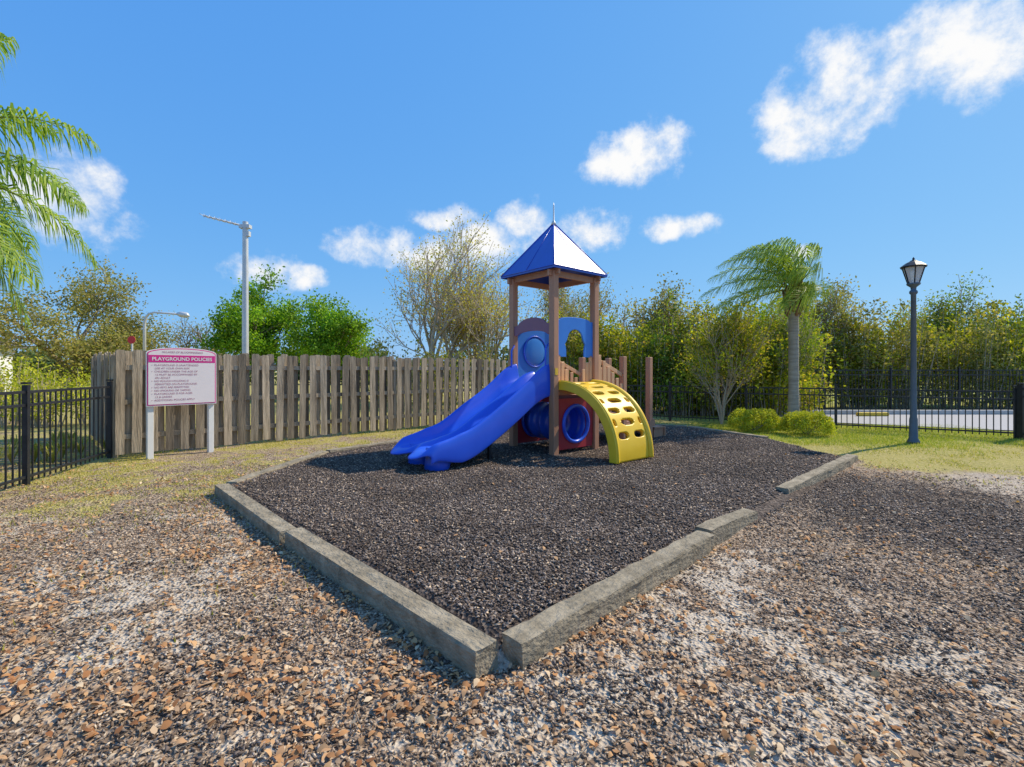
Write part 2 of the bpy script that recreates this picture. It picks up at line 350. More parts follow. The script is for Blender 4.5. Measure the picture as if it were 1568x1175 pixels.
# ------------------------------------------------------------------ timbers
def timber(p,q,top=.135,top2=None,w=.15):
    p=Vector((*p,0)); q=Vector((*q,0)); L=(q-p).length; top2=top if top2 is None else top2
    ns=max(6,int(L/.05)); V=[];F=[]
    prof=[(-.5,-.16),(-.5,-.06),(-.5,-.02),(-.47,0),(-.2,.0),(.2,.0),(.47,0),(.5,-.02),(.5,-.06),(.5,-.16)]
    sd=random.random()*100
    for i in range(ns+1):
        t=i/ns
        for j,(a,h) in enumerate(prof):
            nn=float(fbm(t*L*4+sd,j*1.7,1.5,2)-.5)
            V.append((t*L-L/2 + (random.uniform(-.007,.007)), a*w+nn*.024, (top+(top2-top)*t)+h+(nn*.022 if h>-.1 else 0)))
    m_=len(prof)
    for i in range(ns):
        for j in range(m_-1): F.append((i*m_+j,(i+1)*m_+j,(i+1)*m_+j+1,i*m_+j+1))
    F.append(tuple(range(m_))); F.append(tuple(ns*m_+j for j in reversed(range(m_))))
    o=mk('landscape_timber',V,F,M_timber); o.location=(p+q)/2; o.rotation_euler=(0,0,math.atan2(q.y-p.y,q.x-p.x)); return o
timber((-.125,2.395),(-1.88,4.16),.135); timber((-1.93,4.17),(-3.52,5.86),.125)
timber((0.0,2.465),(1.63,4.08),.135); timber((1.64,4.15),(2.36,4.80),.15,.12)
timber((3.2,5.73),(5.58,7.93),.11,.12)
for p,q in (((-3.46,5.97),(-3.2,8.25)),((-3.18,8.36),(-1.66,10.2)),((-1.62,10.3),(-.15,12.15)),((-.1,12.3),(2.15,12.9)),((2.25,12.9),(4.35,12.05)),((4.4,11.95),(5.28,10.05))):
    timber(p,q,.125)

# ------------------------------------------------------------------ play structure
S=1.08
root=empty('playground_slide_tower',(.727,8.41,.02),math.radians(40.3))
C4={'front':(0,0),'right':(S,0),'left':(0,S),'back':(S,S)}
mb=MB()
for k_,(a,c_) in C4.items():
    h=3.22; mb.box((a,c_,h/2-.1),(.125,.125,h+.2))
bevel(mb.obj('posts',M_post,root),.012)
DK=1.2
mb=MB()
mb.box((S/2,0,DK-.07),(S-.13,.05,.16)); mb.box((S/2,S,DK-.07),(S-.13,.05,.16)); mb.box((0,S/2,DK-.07),(.05,S-.13,.16)); mb.box((S,S/2,DK-.07),(.05,S-.13,.16))
for i in range(8): mb.box((.06+(S-.12)*(i+.5)/8,S/2,DK+.035),((S-.12)/8-.01,S-.06,.04))
bevel(mb.obj('deck',M_post,root),.006)
mb=MB(); e=.14; zr=3.20
for (p,q) in (((-.0,0),(S,0)),((0,S),(S,S))): mb.beam((p[0]-e,p[1],zr-.03),(q[0]+e,q[1],zr-.03),.05,.11)
for (p,q) in (((0,0),(0,S)),((S,0),(S,S))): mb.beam((p[0],p[1]-e,zr+.0),(q[0],q[1]+e,zr+.0),.045,.11)
bevel(mb.obj('roof_beams',M_post,root),.006)
E=.17; zt=4.27; c0=(S/2,S/2,zt); cr=[(-E,-E,zr+.07),(S+E,-E,zr+.07),(S+E,S+E,zr+.07),(-E,S+E,zr+.07)]
V=[c0]+cr+[(a,b_,zr+.03) for a,b_,_ in cr]+[(S/2,S/2,zt-.08)]
F=[(0,1,2),(0,2,3),(0,3,4),(0,4,1),(1,5,6,2),(2,6,7,3),(3,7,8,4),(4,8,5,1),(9,6,5),(9,7,6),(9,8,7),(9,5,8)]
mk('roof',V,F,M_roof,root)
mb=MB()
for c_ in cr: mb.tube([(c_[0],c_[1],c_[2]),(S/2,S/2,zt+.005)],[.014,.012],6)
for i in range(4):
    a=Vector(cr[i]); b_=Vector(cr[(i+1)%4]); mb.tube([(a+b_)/2+Vector((0,0,.004)),c0],[.007,.006],4)
    mb.tube([a,b_],[.011,.011],6)
mb.obj('roof_seams',M_roof,root,True)
mb=MB(); mb.lathe([(.05,0),(.035,.05),(.014,.09),(.012,.36),(.004,.42)],(S/2,S/2,zt-.03),10); mb.obj('roof_finial',M_galv,root,True)
def panel(name,pts,mat,axis_,off,th=.03):
    bm_=MB()
    T=Matrix.Identity(4) if axis_=='x' else Matrix.Rotation(math.radians(90),4,'Z')
    if axis_=='x': bm_.prism(pts,T,off-th/2,off+th/2)
    else: bm_.prism(pts,T,-off-th/2,-off+th/2)
    return bevel(bm_.obj(name,mat,root),.006)
def arc(cx,cz,rx,rz,a0,a1,n=12): return [(cx+rx*math.cos(math.radians(a0+(a1-a0)*i/n)),cz+rz*math.sin(math.radians(a0+(a1-a0)*i/n))) for i in range(n+1)]
pts=[(.05,2.14)]+arc(S/2,2.10,.42,.10,170,10)+[(S-.05,2.14),(S-.05,2.30)]+arc(S/2,2.30,.38,.14,10,170)+[(.05,2.30)]
panel('slide_entry_arch',pts,M_mauve,'y',-.02)
pts=[(.06,1.72),(.30,1.72),(.30,1.85)]+[(.27,1.95),(.32,2.02)]+arc(S/2,2.05,.20,.17,170,10,8)+[(S-.32,2.02),(S-.27,1.95),(S-.30,1.85),(S-.30,1.72),(S-.06,1.72),(S-.06,2.38)]+arc(S/2,2.38,.40,.06,0,180,8)+[(.06,2.38)]
panel('climber_entry_panel',pts,M_panel,'x',0)
panel('back_panel',[(.06,1.3),(S-.06,1.3),(S-.06,2.30)]+arc(S/2,2.3,.42,.14,0,180,10)+[(.06,2.30)],M_panel,'x',S)
mb=MB(); mb.tube([(S/2+.30*math.cos(t),S-.03,1.85+.30*math.sin(t)) for t in np.linspace(0,2*math.pi,25)],[.014]*25,6,False); mb.obj('bubble_ring',M_blue,root,True)
mb=MB(); mb.tube([(S/2,S-.018-.04*math.sin(t),1.85) for t in np.linspace(0,1.5,7)],[.28*math.cos(t)+.001 for t in np.linspace(0,1.5,7)],20); mb.obj('bubble_window',M_bub,root,True)
mb=MB()
for yy in (.085,S-.085):
    mb.tube([(-.05,yy,1.35),(-.12,yy,1.5),(-.12,yy,1.85),(-.05,yy,1.95)],[.015]*4,8)
mb.obj('hand_loops',M_blue,root,True)
mb=MB()
for sgn,x0 in ((1,.07),(-1,S-.07)):
    for i in range(3):
        h=.50-.13*i; mb.box((x0+sgn*(.045+.095*i),-.0,DK+.06+h/2),(.078,.03,h))
bevel(mb.obj('climber_side_pickets',M_tan,root),.01)
def ringpanel(name,yc,z0,z1,x0,x1,cx,cz,r,mat,th=.035):
    n=32; V=[];F=[]
    for k_ in range(n):
        t=2*math.pi*k_/n+.0001; c_,s_=math.cos(t),math.sin(t)
        sc=min((x1-cx)/abs(c_) if abs(c_)>1e-6 else 9,((z1-cz) if s_>0 else (cz-z0))/abs(s_) if abs(s_)>1e-6 else 9)
        for yy in (yc-th/2,yc+th/2): V+= [(cx+r*c_,yy,cz+r*s_),(cx+sc*c_,yy,cz+sc*s_)]
    for k_ in range(n):
        a=4*k_; c_=4*((k_+1)%n)
        F+=[(a,c_,c_+1,a+1),(a+2,a+3,c_+3,c_+2),(a,a+2,c_+2,c_),(a+1,c_+1,c_+3,a+3)]
    return mk(name,V,F,mat,root)
for yc,nm_ in ((-.0,'tunnel_end_panel_near'),(S,'tunnel_end_panel_far')):
    ringpanel(nm_,yc,.08,.98,.07,S-.07,S/2,.52,.31,M_red)
    mb=MB(); mb.tube([(S/2+.325*math.cos(t),yc-.03,.52+.325*math.sin(t)) for t in np.linspace(0,2*math.pi,33)],[.035]*33,8,False); mb.obj(nm_+'_ring',M_blue,root,True)
V=[];F=[];n=32;seg=[(0.02,.31),(.2,.32),(.22,.345),(.28,.345),(.30,.32),(.5,.32),(.52,.345),(.58,.345),(.6,.32),(.8,.32),(.82,.345),(.88,.345),(.9,.32),(S-.02,.31)]
for yy,r in seg:
    for k_ in range(n): t=2*math.pi*k_/n; V.append((S/2+r*math.cos(t),yy,.52+r*math.sin(t)))
for i in range(len(seg)-1):
    for k_ in range(n): F.append((i*n+k_,i*n+(k_+1)%n,(i+1)*n+(k_+1)%n,(i+1)*n+k_))
o=mk('crawl_tunnel',V,F,M_blue,root,True); o.modifiers.new('t','SOLIDIFY').thickness=.012
# ---- double slide
prof=[(-1.0,-.24),(-1.01,-.06),(-1.0,.11),(-.97,.21),(-.92,.235),(-.86,.21),(-.79,.09),(-.70,.012),(-.55,-.008),(-.38,0),(-.24,.018),(-.13,.095),(-.05,.135)]
prof=prof+[(-a,h) for a,h in reversed(prof)]
tk=np.array([-.02,.15,.35,.6,.9,1.2,1.5,1.75,1.95,2.15,2.32,2.42]); zk=np.array([1.27,1.25,1.17,1.01,.82,.64,.48,.37,.325,.31,.31,.275])
ts=np.linspace(-.02,2.42,60); zs=np.interp(ts,tk,zk); zs=np.convolve(np.pad(zs,3,mode='edge'),np.ones(7)/7,'valid')
zs[-3:]-=[.01,.03,.055]
V=[];F=[];m_=len(prof); HW=.51
for i,t in enumerate(ts):
    wf=float(np.interp(t,[0,.2,.5,1.2,1.9,2.3,2.42],[1.5,1.4,1.15,1.05,.9,.5,.15]))
    for (s_,h) in prof:
        a=abs(s_); ext=.24*max(0,1-((a-.52)/.5)**2)*max(0,(t-1.7)/.7)**2
        hh=h*wf if h>0 else h*(1.0 if t<1.9 else max(.45,1-(t-1.9)*1.1))
        wave=.012*math.sin(t*6.5)*(1 if s_>0 else 0.2)*(1 if .4<t<2 else 0)
        V.append((-t-ext,S/2+s_*HW*(1+.04*math.sin(t)),float(zs[i])+hh+wave))
for i in range(len(ts)-1):
    for j in range(m_-1): F.append((i*m_+j,i*m_+j+1,(i+1)*m_+j+1,(i+1)*m_+j))
o=mk('double_slide',V,F,M_blue,root,True); so=o.modifiers.new('t','SOLIDIFY'); so.thickness=.035; so.offset=-1
su=o.modifiers.new('s','SUBSURF'); su.levels=1; su.render_levels=2
mb=MB()
for yy in (S/2-.25,S/2+.25): mb.tube([(-2.18,yy,-.04),(-2.17,yy,.08),(-2.14,yy,.20),(-2.12,yy,.29)],[.19,.19,.20,.21],20)
mb.obj('slide_exit_feet',M_blue,root,True)
mb=MB(); mb.beam((-1.15,S/2-.2,-.05),(-1.15,S/2-.2,.62),.05,.05); mb.beam((-1.15,S/2+.2,-.05),(-1.15,S/2+.2,.62),.05,.05); mb.obj('slide_legs',M_black,root)
# ---- yellow arched climber (wide hand/foot slots)
nu,nv=110,72; CW=.45; holes=[]
for r_,row in enumerate((.12,.235,.35,.465,.58,.695,.81)):
    if r_%2==0: cols=((-.44,.30),(.44,.30))
    else: cols=((-.72,.09),(-.0,.36),(.72,.09))
    for cc,rv in cols: holes.append((row,cc,.030,rv))
def cpos(u,v):
    th=u*math.pi/2; out=1.20*math.sin(th)**.95; z=1.20*(max(0,math.cos(th)))**.9
    rim=.04*smooth(.86,.96,abs(v))
    nrm=Vector((0,-math.sin(th),math.cos(th)))
    return Vector((S/2+v*CW*(1+.05*u)+.03*u,-out-.03,z+.03))+nrm*float(rim)
UV=[[ [i/nu, -1+2*j/nv] for j in range(nv+1)] for i in range(nu+1)]
inside=lambda u,v,h:(abs((u-h[0])/h[2]))**2.6+(abs((v-h[1])/h[3]))**2.6
F=[]
for i in range(nu):
    for j in range(nv):
        u=(i+.5)/nu; v=-1+2*(j+.5)/nv
        if any(inside(u,v,h)<1 for h in holes): continue
        F.append((i*(nv+1)+j,i*(nv+1)+j+1,(i+1)*(nv+1)+j+1,(i+1)*(nv+1)+j))
V=[]
for i in range(nu+1):
    for j in range(nv+1):
        u,v=UV[i][j]
        for h in holes:
            d_=inside(u,v,h)
            if .3<d_<1.35:
                k_=d_**(-1/2.6); u=h[0]+(u-h[0])*k_; v=h[1]+(v-h[1])*k_; break
        V.append(cpos(u,v))
used=sorted(set(i for f in F for i in f)); mp_={a:i for i,a in enumerate(used)}
V=[V[i] for i in used]; F=[tuple(mp_[i] for i in f) for f in F]
o=mk('arched_climber',V,F,M_yel,root,True); so=o.modifiers.new('t','SOLIDIFY'); so.thickness=.08; so.offset=0
mb=MB()
for v in (-1,1):
    b0=len(mb.V); K=30
    for i in range(K+1):
        u=i/K; p=cpos(u,v); th=u*math.pi/2; nrm=Vector((0,-math.sin(th),math.cos(th))); x_=p.x
        for dx in (-.025,.025):
            for dn in (.03,-.13): mb.V.append(Vector((x_+dx,p.y,p.z))+nrm*dn)
    for i in range(K):
        a=b0+4*i; c_=a+4
        mb.F+=[(a,a+1,c_+1,c_),(a+2,c_+2,c_+3,a+3),(a,c_,c_+2,a+2),(a+1,a+3,c_+3,c_+1)]
    mb.F+=[(b0,b0+2,b0+3,b0+1),(b0+4*K,b0+4*K+1,b0+4*K+3,b0+4*K+2)]
bevel(mb.obj('climber_side_rails',M_yel,root),.012,2)
# ---- transfer steps on +x
mb=MB()
for yy in (0,S):
    mb.box((S+.88,yy,.83),(.11,.11,1.86)); mb.box((S+1.78,yy,.83),(.11,.11,1.86))
bevel(mb.obj('stair_posts',M_post,root),.012)
mb=MB()
for i,(xx,zz) in enumerate(((.18,.98),(.42,.80),(.66,.62),)): mb.box((S+xx,S/2,zz),(.25,S-.13,.04)); mb.box((S+xx-.12,S/2,zz-.09),(.03,S-.13,.15))
for i in range(8): mb.box((S+.86+.14*i+.05,S/2,.43),(.13,S+.04,.04))
mb.box((S+1.4,-.02,.35),(1.1,.04,.12)); mb.box((S+1.4,S+.02,.35),(1.1,.04,.12)); mb.box((S+1.96,S/2,.35),(.04,S,.12))
for i in range(3): mb.box((S+2.05+.12*i,S/2-.15,.24),(.11,S-.3,.04))
mb.box((S+2.40,S/2-.15,.12),(.04,S-.3,.24)); mb.box((S+2.2,.06,.12),(.36,.04,.22))
bevel(mb.obj('transfer_steps',M_post,root),.006)
mb=MB()
for yy in (0,S):
    mb.beam((S+.03,yy,1.30),(S+.86,yy,.80),.035,.10); mb.beam((S+.03,yy,1.70),(S+.86,yy,1.38),.035,.08)
    for i in range(6):
        xx=.11+.135*i; zc=1.30-.6*xx; top=.62-.03*i
        mb.box((S+xx,yy-.03,zc+top/2-.08),(.085,.025,top))
mb.beam((S+.94,S,1.5),(S+1.72,S,1.5),.035,.09); mb.beam((S+.94,S,.9),(S+1.72,S,.9),.035,.09)
for i in range(5): mb.box((S+1.03+.15*i,S-.03,1.18),(.085,.025,.72))
bevel(mb.obj('stair_picket_rails',M_tan,root),.008)
mb=MB(); mb.box((.0,-.066,1.46),(.07,.006,.12)); mb.obj('safety_label',M_yelpaint,root)

# ------------------------------------------------------------------ wooden fence
def wood_fence(name,p,q,h=1.83):
    p=Vector((*p,0)); q=Vector((*q,0)); L=(q-p).length; ang=math.atan2(q.y-p.y,q.x-p.x)
    r=empty(name,p,ang); mb=MB(); n=int(L/.118)
    for i in range(n):
        s=i*.118+.06; side=-1 if i%2==0 else 1; w=.134+random.uniform(-.01,.008)
        hh=h+random.uniform(-.035,.03); b0=.03+random.uniform(0,.05); ce=.022
        pts=[(-w/2,b0),(w/2,b0),(w/2,hh-ce),(w/2-ce,hh),(-w/2+ce,hh),(-w/2,hh-ce)]
        T=Matrix.Translation((s,side*.050+random.uniform(-.004,.004),0))@Euler((random.uniform(-.014,.014),random.uniform(-.018,.018),random.uniform(-.10,.10))).to_matrix().to_4x4()
        mb.prism(pts,T,-.009,.009)
    mb.obj('planks',M_fence,r)
    mb=MB()
    for z in (.35,.95,1.55): mb.box((L/2,0,z),(L,.06,.085))
    nn=max(1,int(L/2.4))
    for i in range(nn+1): mb.box((L*i/nn,.0+.02,h/2-.08),(.09,.05,h+.02))
    mb.obj('rails_and_posts',M_fence,r); return r
wood_fence('wooden_fence',(-6.82,8.30),(1.0,15.75))
wood_fence('wooden_fence',(-6.9,8.36),(-9.6,11.1))

# ------------------------------------------------------------------ metal fences
def metal_fence(name,pts,h=1.2,rails=(.05,.22),pitch=.115,post=2.3,pw=.06,bottom=.12,pick=.017):
    r=empty(name,(pts[0][0],pts[0][1],0)); o=Vector((pts[0][0],pts[0][1],0)); mb=MB()
    for a,c_ in zip(pts[:-1],pts[1:]):
        a=Vector((*a,0))-o; c_=Vector((*c_,0))-o; d=c_-a; L=d.length; ang=math.atan2(d.y,d.x); d.normalize()
        for z in [h-k_ for k_ in rails]+[bottom]: mb.box((a+c_)/2+Vector((0,0,z)),(L,.028,.035),ang)
        n=int(L/pitch)
        for i in range(1,n): mb.box(a+d*(L*i/n)+Vector((0,0,(h-.055+.05)/2)),(pick,pick,h-.1),ang)
        m_=max(1,round(L/post))
        for i in range(m_+1):
            pz=a+d*(L*i/m_); mb.box(pz+Vector((0,0,(h+.03)/2)),(pw,pw,h+.05),ang); mb.box(pz+Vector((0,0,h+.065)),(pw+.018,pw+.018,.025),ang)
    mb.obj('panels',M_black,r); return r
metal_fence('metal_picket_fence',[(-6.86,8.25),(-6.30,6.27),(-5.72,4.2)],1.27,post=2.4)
metal_fence('metal_picket_fence',[(1.2,16.6),(8.27,12.35),(11.1,10.66)],1.08,post=2.35)
metal_fence('metal_picket_fence',[(8.9,17.6),(16,17.3),(30,16.8)],1.56,post=2.4,rails=(.05,.22))
metal_fence('metal_gate',[(11.12,10.55),(11.3,9.2)],1.15,pw=.11)
metal_fence('metal_picket_fence',[(11.3,9.1),(12.6,6.5)],1.15)

# ------------------------------------------------------------------ sign
sg=empty('playground_rules_sign',(-5.86,8.57,0),math.radians(50))
mb=MB()
for xx in (-.46,.46): mb.box((xx,.0,.5),(.09,.09,1.04))
bevel(mb.obj('posts',M_white,sg),.006)
def arcboard(w,z0,z1,rise,y0,y1,mat,name):
    bm_=MB(); pts=[(-w/2,z0),(w/2,z0),(w/2,z1)]+[(w*.5*math.cos(t),z1+rise*math.sin(t)) for t in np.linspace(.25,math.pi-.25,14)]+[(-w/2,z1)]
    bm_.prism(pts,Matrix.Identity(4),y0,y1); return bm_.obj(name,mat,sg)
arcboard(1.06,.89,1.80,.10,-.055,-.085,M_white,'frame')
arcboard(1.035,.905,1.79,.095,-.086,-.089,M_magenta,'magenta_border')
arcboard(1.005,.92,1.78,.09,-.090,-.093,M_signface,'face')
mb=MB(); mb.box((0,-.0945,1.70),(1.0,.003,.125)); mb.obj('header_band',M_magenta,sg)
def text(s,x,z,size,mat,y,align='CENTER',bold=0):
    cu=bpy.data.curves.new('lettering','FONT'); cu.body=s; cu.size=size; cu.align_x=align; cu.offset=bold; cu.materials.append(mat)
    o=bpy.data.objects.new('lettering',cu); link(o,sg); o.location=(x,y,z); o.rotation_euler=(math.radians(90),0,0); return o
text('PLAYGROUND POLICIES',0,1.67,.083,M_signface,-.0985,bold=.002)
text('VILLAGES OF BLOOMINGDALE',0,1.80,.045,M_text,-.0965)
lines=['•  PLAYGROUND IS UNATTENDED','    USE AT YOUR OWN RISK','•  CHILDREN UNDER THE AGE OF','    12 MUST BE ACCOMPANIED BY','    AN ADULT','•  NO ROUGH HOUSING IS','    PERMITTED ON PLAYGROUND','•  NO PETS ARE PERMITTED','•  NO SMOKING OR VAPING','•  PLAYGROUND IS FOR AGES','    12 & UNDER','•  ADDITIONAL POLICIES APPLY']
for i,l in enumerate(lines): text(l,-.46,1.575-.0545*i,.045,M_text,-.0965,'LEFT',0)

# ------------------------------------------------------------------ street lamp, pole, curved light
lp=empty('street_lamp',(8.22,9.9,0))
mb=MB(); mb.lathe([(.11,0),(.11,.05),(.075,.12),(.07,.5),(.06,.55),(.052,1.2),(.045,3.05),(.07,3.08),(.07,3.12),(.045,3.15),(.05,3.2),(.11,3.25),(.12,3.28)],n=18); mb.obj('pole',M_pole,lp,True)
mb=MB(); mb.lathe([(.09,3.27),(.185,3.60),(.185,3.605)],n=6); mb.obj('lantern_glass',M_glass,lp)
mb=MB()
for k_ in range(6):
    t=2*math.pi*k_/6; mb.beam((.095*math.cos(t),.095*math.sin(t),3.27),(.19*math.cos(t),.19*math.sin(t),3.6),.016,.016)
mb.lathe([(.215,3.60),(.225,3.625),(.13,3.70),(.07,3.73),(.05,3.75),(.02,3.76),(.022,3.79),(.003,3.82)],n=12); mb.obj('lantern_frame_and_cap',M_black,lp)
up=empty('antenna_pole',(-7.72,14.0,0))
mb=MB(); mb.lathe([(.095,0),(.085,3),(.075,5.75),(.075,5.8),(.01,5.82)],n=14)
mb.box((0,0,5.66),(.30,.16,.10)); mb.box((.05,0,5.45),(.16,.12,.14)); mb.obj('mast',M_galv,up,False)
mb=MB(); mb.tube([(-.05,0,5.68),(-1.22,0,5.98)],[.028,.018],8)
for k_ in range(7):
    t=.2+.13*k_; x_=-.05-1.17*t; z_=5.68+.3*t; mb.tube([(x_,-.2,z_),(x_,.2,z_)],[.008,.008],5); mb.tube([(x_,0,z_-.05),(x_,0,z_+.06)],[.006,.006],5)
mb.obj('antenna_arm',M_galv,up,True)
cl=empty('street_lamp',(-15.2,20.0,0))
pts=[(0,0,0),(0,0,3.4),(.05,0,3.68),(.18,0,3.84),(.4,0,3.9),(1.5,0,3.82)]
mb=MB(); mb.tube(pts,[.07,.055,.05,.045,.04,.04],10); mb.obj('curved_pole',M_galv,cl,True)
mb=MB(); mb.tube([(1.35,0,3.84),(1.5,0,3.82),(1.75,0,3.78),(1.85,0,3.74)],[.05,.12,.12,.03],10); mb.obj('lamp_head',M_galv,cl,True)
st=empty('stop_sign',(-14.95,19.0,0)); mb=MB(); mb.box((0,.03,1.3),(.05,.05,2.6)); mb.obj('post',M_galv,st)
mb=MB(); mb.prism([(.16*math.cos(math.radians(22.5+45*k_)),2.7+.16*math.sin(math.radians(22.5+45*k_))) for k_ in range(8)],Matrix.Identity(4),-.01,.004); mb.obj('octagon',mat_noise('stop_red',(.6,.02,.02),(.65,.03,.03),3,rough=.4),st)

# ------------------------------------------------------------------ road and house
V=[(8.4,14.2,.02),(12.2,12.0,.02),(16,10.6,.02),(60,9.6,.02),(60,16.2,.02),(8.0,16.2,.02)]
mk('road',V,[tuple(range(6))],M_asphalt)
mb=MB(); mb.box((30,16.35,.06),(46,.2,.2)); bevel(mb.obj('kerb',M_conc),.02)
mb=MB(); mb.box((11.7,15.7,.08),(1.0,.15,.12)); bevel(mb.obj('parking_stop',M_yelpaint),.03)
hs=empty('white_house',(-36.0,27,0)); mb=MB(); mb.box((0,0,1.45),(9,7,2.9)); mb.obj('walls',M_white,hs)
mb=MB(); mb.prism([(-5,2.9),(5,2.9),(5,3.0),(0,4.9),(-5,3.0)],Matrix.Identity(4),-3.9,3.9); mb.obj('roof',M_roofsh,hs)
mb=MB()
for xx in (-2.5,0,2.8): mb.box((xx,-3.51,1.7),(1.0,.04,1.2))
mb.obj('windows',M_win,hs)
mb=MB()
for xx in (-2.5,0,2.8):
    mb.box((xx,-3.54,2.34),(1.15,.05,.09)); mb.box((xx,-3.54,1.05),(1.15,.05,.09))
mb.box((4.0,-3.53,1.05),(.8,.05,2.1)); mb.obj('trim',M_white,hs)

# ------------------------------------------------------------------ trees
def tree(name,base,height,width,levels,kids,leafn,leafsize,lmat,bmat,seed,trunk=.12,spread=.6,trunkfrac=.22,sig=.3,stems=1,twist=.25,asp=.55,upb=.25,minr=.008):
    rr=random.Random(seed); rg=np.random.default_rng(seed); tubes=[];pts=[]
    def grow(p,d,L,r,lv):
        P_=[p.copy()];R_=[r]; seg=4 if lv<levels-1 else 3
        for i in range(seg):
            d=(d+Vector((rr.gauss(0,twist),rr.gauss(0,twist),rr.gauss(0,twist)+ (upb*.3)))*.5).normalized()
            p=p+d*L/seg; P_.append(p.copy()); R_.append(r*(1-.45*(i+1)/seg))
        tubes.append((P_,R_,lv))
        if lv>=levels-2: pts.extend([P_[-1],P_[-2]] if lv==levels-1 else [P_[-1]])
        if lv==levels-1: return
        for k_ in range(kids):
            t=.35+.65*(k_+rr.random()*.6)/kids; i=min(seg-1,int(t*seg)); q=P_[i].lerp(P_[i+1],t*seg-i if t*seg-i<1 else 1)
            a=rr.random()*6.283+k_*2.4; ax=Vector((math.cos(a),math.sin(a),0)); side=(ax-d*ax.dot(d)).normalized()
            nd=(d*(1-spread*.45)+side*spread*(1+.3*rr.random())+Vector((0,0,upb))).normalized()
            grow(q,nd,L*rr.uniform(.58,.82),r*rr.uniform(.42,.6),lv+1)
        nd=(d+Vector((rr.gauss(0,.2),rr.gauss(0,.2),.1))).normalized(); grow(P_[-1],nd,L*.75,r*.55,lv+1)
    for s_ in range(stems):
        a=6.283*s_/stems+seed; d0=Vector((math.cos(a)*.32,math.sin(a)*.32,1)).normalized() if stems>1 else Vector((rr.gauss(0,.05),rr.gauss(0,.05),1))
        grow(Vector((0,0,0)),d0,1.0,trunk,0)
    A=np.array([tuple(p) for p in pts]); zmax=np.percentile(A[:,2],98); rad=np.percentile(np.hypot(A[:,0],A[:,1]),94)
    sz=(height-sig*.8)/zmax; sx=(width/2-sig*.5)/rad
    r0=empty(name,base); mb=MB()
    for P_,R_,lv in tubes:
        mb.tube([(p.x*sx,p.y*sx,p.z*sz-.02) for p in P_],[max(minr,q) for q in R_],7 if lv<2 else (5 if lv<3 else 3),False)
    mb.obj('branches',bmat,r0,True)
    A=A*np.array([sx,sx,sz]); c=A[rg.integers(0,len(A),leafn)]+rg.normal(0,sig,(leafn,3))*np.array([1,1,.75])
    c=c[c[:,2]>.3]
    mk_np('foliage',leafs(c,leafsize,asp,rg),quads(len(c)),lmat,r0); return r0

tree('spring_tree',(-3.6,22,0),7.8,6.8,5,3,7500,.10,M_leafS,M_barklt,21,.15,.62,sig=.28,stems=3,minr=.011)
tree('spring_tree',(-1.1,23,0),6.0,4.8,5,3,8500,.10,M_leafS,M_barklt,25,.12,.62,sig=.3,stems=3,minr=.011)
tree('spring_tree',(2.9,24,0),6.2,5.0,5,3,9000,.11,M_leafO,M_barklt,27,.12,.62,sig=.3,stems=3,minr=.011)
tree('oak_tree',(-20.2,22,0),6.2,8.0,5,3,26000,.13,M_leafO,M_bark,31,.2,.8,sig=.34,upb=.1,minr=.012)
tree('green_tree',(-13.4,25,0),5.9,5.2,5,3,20000,.16,M_leafG,M_bark,41,.16,.7,sig=.28)
tree('green_tree',(-10.0,25.5,0),5.1,4.6,5,3,16000,.16,M_leafG,M_bark,43,.14,.7,sig=.28)
tree('bare_tree',(-17.5,27,0),4.6,3.4,5,3,1500,.10,M_leafO,M_bark,47,.1,.6,sig=.3,minr=.012)
tree('crape_myrtle_tree',(5.9,13.6,0),3.3,2.5,4,4,11000,.08,M_leafY,M_barklt,51,.035,.4,sig=.22,stems=6,minr=.006)
tree('crape_myrtle_tree',(8.6,15.6,0),3.4,2.4,4,4,9000,.08,M_leafM,M_barklt,53,.035,.4,sig=.22,stems=5,minr=.006)
tree('wax_myrtle_tree',(12.9,20.6,0),5.0,3.6,5,3,9000,.12,M_leafO,M_barklt,57,.07,.5,sig=.25,stems=3,minr=.009)
tree('wax_myrtle_tree',(19.5,21.5,0),5.0,4.2,5,3,10000,.12,M_leafM,M_barklt,58,.07,.5,sig=.25,stems=3,minr=.009)
tree('wax_myrtle_tree',(6.0,20.3,0),4.9,3.4,5,3,8000,.12,M_leafO,M_barklt,59,.07,.5,sig=.25,stems=3,minr=.009)

def thicket(name,spec,mats,leaf,seed,per=900,dens=1.0):
    rg=np.random.default_rng(seed); CC=[[] for _ in mats]; mb=MB()
    for (x0,y0,h,r) in spec:
        ns=int(9*r/.8)+5; C=CC[rg.integers(0,len(mats))]
        for s_ in range(ns):
            a=rg.random()*6.283; q=r*math.sqrt(rg.random()); bx=x0+.5*q*math.cos(a); by=y0+.5*q*math.sin(a); tx=x0+q*math.cos(a)*1.1; ty=y0+q*math.sin(a)*1.1
            hh=h*(1-.35*(q/r)**2)*rg.uniform(.72,1.06); n=int(per/ns*hh/3*dens)
            t=rg.random(n)**.75; sg_=.05+.24*np.sin(np.clip(t,0,1)*math.pi*.92+.15)
            C.append(np.stack([bx+(tx-bx)*t+rg.normal(0,1,n)*sg_,by+(ty-by)*t+rg.normal(0,1,n)*sg_,.15+(hh-.15)*t],-1))
            mb.tube([(bx,by,0),((bx+tx)/2,(by+ty)/2,hh*.5),(tx,ty,hh*.98)],[.022,.014,.005],4,False)
    r0=empty(name); mb.obj('stems',M_barklt,r0,True)
    for i,(C,mt) in enumerate(zip(CC,mats)):
        if not C: continue
        C=np.concatenate(C); mk_np('foliage_%d'%i,leafs(C,leaf,.55,rg),quads(len(C)),mt,r0)
    return r0
rg=np.random.default_rng(5); spec=[]
